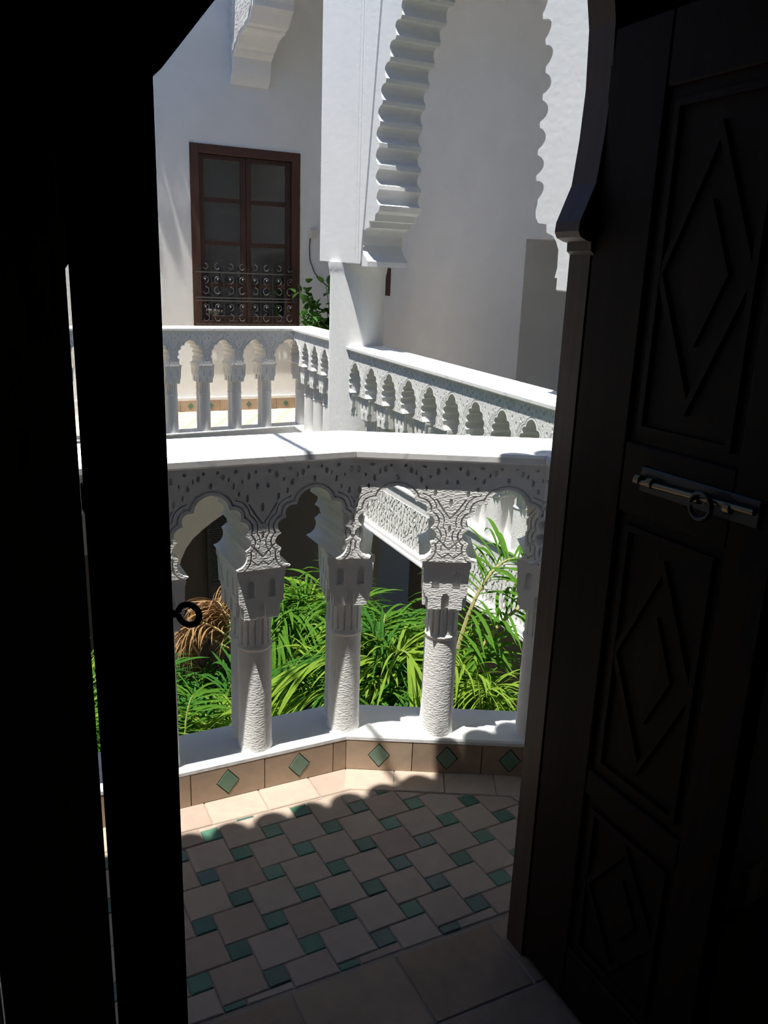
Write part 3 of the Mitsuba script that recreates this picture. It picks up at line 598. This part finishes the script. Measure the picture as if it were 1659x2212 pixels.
for i, a in enumerate([(1.15, 1.15, .75, 26, .36, .0140, .3), (1.0, 1.3, .70, 22, .34, .0150, .25), (1.25, 0.95, .85, 28, .38, .0135, .4), (0.9, 1.35, .45, 20, .32, .0150, .5), (1.1, .7, .9, 24, .36, .0140, .35), (1.3, 1.25, .55, 30, .33, .0130, .2)]):
    cur, lf_ = frond(*a[:6], 40 + i, a[6]); VARS.append((mikit.ply(tube(cur, np.linspace(.011, .0028, 14), 5, False), 'stem_green'), mikit.ply(lf_, 'leaf_green')))
def add_frond(parent, base, yaw, tilt, sc, v, lm, sm='stem_green'):
    M = T().translate(base.tolist()).rotate([0, 0, 1], math.degrees(yaw)).rotate([0, 1, 0], math.degrees(tilt)).scale(sc)
    k = numbered(f'{parent}__frond')
    scene[k] = {**VARS[v][0], 'bsdf': {'type': 'ref', 'id': sm}, 'to_world': M}
    q = f'{k}__leaflets'; scene[q] = {**VARS[v][1], 'bsdf': {'type': 'ref', 'id': lm}, 'to_world': M}; tag(q, None, None, None, 'stuff')
def palm(s, n, zc, count, label, sc=1.0, lean=(0, 0), mats=('leaf_green', 'leaf_green', 'leaf_yellow', 'leaf_deep'), yaw0=0.0, group=None):
    p = thing('palm', label, 'palm', group)
    a = W(s, n, -3.3); b = W(s + lean[0], n + lean[1], zc)
    t = np.linspace(0, 1, 8)[:, None]; cur = a * (1 - t) + b * t + np.outer(np.sin(t[:, 0] * 3) * .05, SV)
    obj('trunk', tube(cur, np.linspace(.05, .03, 8), 8), 'trunk', p, smooth=True)
    for k in range(count):
        yaw = yaw0 + k * 2.399 + rng.normal(0, .2)
        if s > 1.6 and math.cos(yaw - TH) > 0.45: yaw += math.pi * 0.75    # no fronds through the right facade
        add_frond(p, b + np.array([0, 0, rng.uniform(-.25, .1)]), yaw, rng.uniform(-.25, .35), sc * rng.uniform(.8, 1.12), int(rng.integers(6)), mats[int(rng.integers(len(mats)))])
    return p
palm(0.70, 3.15, -0.62, 25, 'low green palm behind the left-hand balusters of the nearest balustrade', .85)
palm(1.00, 3.85, -1.05, 22, 'green palm behind the first whole baluster of the nearest balustrade', .9)
palm(1.18, 3.25, -0.98, 24, 'low pale green palm between the first and second balusters of the nearest balustrade', .8, mats=('leaf_yellow', 'leaf_green', 'leaf_yellow'))
palm(1.64, 3.10, -0.42, 28, 'tall green palm in the middle gap of the nearest balustrade', .95)
pr = palm(2.00, 3.20, -0.52, 24, 'tall green palm in the right gap of the nearest balustrade, one frond reaching the lace', 0.95)
add_frond(pr, W(1.90, 2.98, -0.34), TH + math.radians(10), -0.12, 1.2, 5, 'leaf_green', 'stem_tan')
add_frond(pr, W(2.00, 3.05, -0.20), TH + math.radians(-30), -0.25, 1.1, 2, 'leaf_green', 'stem_tan')
palm(0.35, 3.6, -0.72, 18, 'green palm behind the edge of the left door leaf', .9)
palm(1.72, 4.2, -0.62, 22, 'green palm in the second row of the garden, before the right facade', 1.0)
palm(1.05, 4.8, -1.25, 18, 'deep green palm in the second row of the garden, before the far arch', 1.0, mats=('leaf_deep', 'leaf_green'))
palm(0.30, 4.7, -1.2, 18, 'deep green palm far behind the edge of the left door leaf', 1.0, mats=('leaf_deep', 'leaf_green'))
palm(1.95, 2.80, -0.55, 22, 'green palm closest to the right end of the nearest balustrade', .85)
# the dried, brown hanging frond seen left of the first baluster
df = thing('dried_palm', 'withered brown palm frond drooping beside the ring pull', 'palm')
p0 = W(1.33, 4.6, -0.62)
obj('trunk', tube([W(1.33, 4.6, -3.3), W(1.35, 4.6, -2), p0], [.06, .05, .035], 8), 'trunk', df, smooth=True)
for k in range(10):
    M = T().translate((p0 + W(*rng.normal(0, .04, 3))).tolist()).rotate([0, 0, 1], 150 + rng.uniform(-50, 60)).rotate([0, 1, 0], rng.uniform(15, 45)).scale(.7)
    kf = numbered(f'{df}__frond'); scene[kf] = {**VARS[k % 3][0], 'bsdf': {'type': 'ref', 'id': 'stem_tan'}, 'to_world': M}
    q = f'{kf}__leaflets'; scene[q] = {**VARS[k % 3][1], 'bsdf': {'type': 'ref', 'id': 'leaf_dry'}, 'to_world': M}; tag(q, None, None, None, 'stuff')

# ================================================================== DOOR LEAVES
def leaf_door(name, label, O, A, C, width, height, motif):
    """O: foot of the hinge edge; A along the leaf, C out of its visible face; local coordinates (a, z)"""
    d = thing(name, label, None, None, 'structure')
    zb = 0.012
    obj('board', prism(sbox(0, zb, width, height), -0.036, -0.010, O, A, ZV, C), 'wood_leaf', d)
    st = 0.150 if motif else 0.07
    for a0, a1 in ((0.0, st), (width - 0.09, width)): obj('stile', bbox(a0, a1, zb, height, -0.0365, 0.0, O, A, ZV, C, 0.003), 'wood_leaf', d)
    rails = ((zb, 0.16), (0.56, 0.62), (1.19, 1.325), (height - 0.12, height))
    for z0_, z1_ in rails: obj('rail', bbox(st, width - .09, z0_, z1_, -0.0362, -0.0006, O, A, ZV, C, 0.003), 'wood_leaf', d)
    for (z0_, z1_) in ((0.16, 0.56), (0.62, 1.19), (1.325, height - 0.12)):
        w_ = width - .09 - st; c_ = st + w_ / 2; mz = (z0_ + z1_) / 2; h_ = (z1_ - z0_) / 2
        inn = sbox(st + .022, z0_ + .022, width - .112, z1_ - .022)
        obj('panel', prism(inn.difference(inn.buffer(-.012)), -0.011, -0.002, O, A, ZV, C), 'wood_leaf', d)
        if motif:
            dm = Polygon([(c_ - w_ * .40, mz), (c_, mz - h_ * .78), (c_ + w_ * .40, mz), (c_, mz + h_ * .78)])
            obj('lozenge', prism(dm.difference(dm.buffer(-.012, join_style=2)), -0.011, -0.003, O, A, ZV, C), 'wood_leaf', d)
            d2 = affinity.scale(dm, .5, .5)
            obj('lozenge_boss', cat([prism(d2, -0.011, -0.004, O, A, ZV, C)]), 'wood_leaf', d)
    return d
# right leaf: folded straight into the room, its outer face towards the opening
OR_ = W(1.0885, 1.3185, 0)
dR = leaf_door('door_2', 'dark wooden door leaf on the right, folded into the room, with an iron bolt', OR_, -NV, -SV, 0.50, 2.05, True)
obj('bolt_rod', tube([OR_ - NV * a - SV * .018 + ZV * z for a, z in ((.205, 1.262), (.47, 1.272))], .006, 8), 'brass', dR, smooth=True)
for a in (.215, .245, .355, .42): obj('bolt_bracket', tube([OR_ - NV * a - SV * .018 + ZV * 1.266 - NV * x for x in (-.006, .006)], .0095, 10), 'brass', dR)
obj('bolt_plate', bbox(.205, .47, 1.242, 1.288, -.001, .006, OR_, -NV, ZV, -SV, .002), 'iron', dR)
rg = [OR_ - NV * (.374 + .022 * math.cos(t)) - SV * .030 + ZV * (1.258 + .022 * math.sin(t)) for t in np.linspace(0, 2 * math.pi, 25)]
obj('bolt_ring', tube(rg, .0045, 7, False), 'iron', dR, smooth=True)
# left leaf: half open, seen from its room side
HX = np.array([-0.3797 * 1.198, 1.198]); free = np.array([-0.2722 * 0.856, 0.856])   # room-face hinge corner, outer free corner
dd = free - HX; ang = math.atan2(dd[1], dd[0]) - math.asin(0.036 / np.linalg.norm(dd)); wl_ = math.sqrt(dd @ dd - 0.036 ** 2)
AL = np.array([math.cos(ang), math.sin(ang), 0]); CL = np.array([math.sin(ang), -math.cos(ang), 0]); OL = np.append(HX, 0)
dL = leaf_door('door_1', 'dark wooden door leaf on the left, half open, with a ring pull on its free edge', OL, AL, CL, wl_, 1.98, False)
hz = 1.265
obj('hinge', cat([bbox(-.022, .05, hz - .022, hz + .022, -.046, .001, OL, AL, ZV, CL, .002), tube([OL - AL * .006 - CL * .018 + ZV * (hz + x) for x in (-.028, .028)], .012, 10)]), 'iron', dL)
fa = np.append(free, 0)
rc_ = fa - CL * .020 + AL * (-0.006)
ringc = np.array([0, 0, 1.6]) + np.array([-0.25120, 1.0, -0.4312]) * 0.872
obj('ring_pull', tube([ringc + .0130 * math.cos(t) * np.array([.97, -.2, 0]) + .0125 * math.sin(t) * ZV for t in np.linspace(0, 2 * math.pi, 33)], .0037, 9, False), 'iron', dL, smooth=True)
obj('pull_plate', tube([ringc + np.array([-.034, .004, .001]), ringc + np.array([-.012, 0, .0])], [.007, .0045], 10), 'iron', dL, smooth=True)
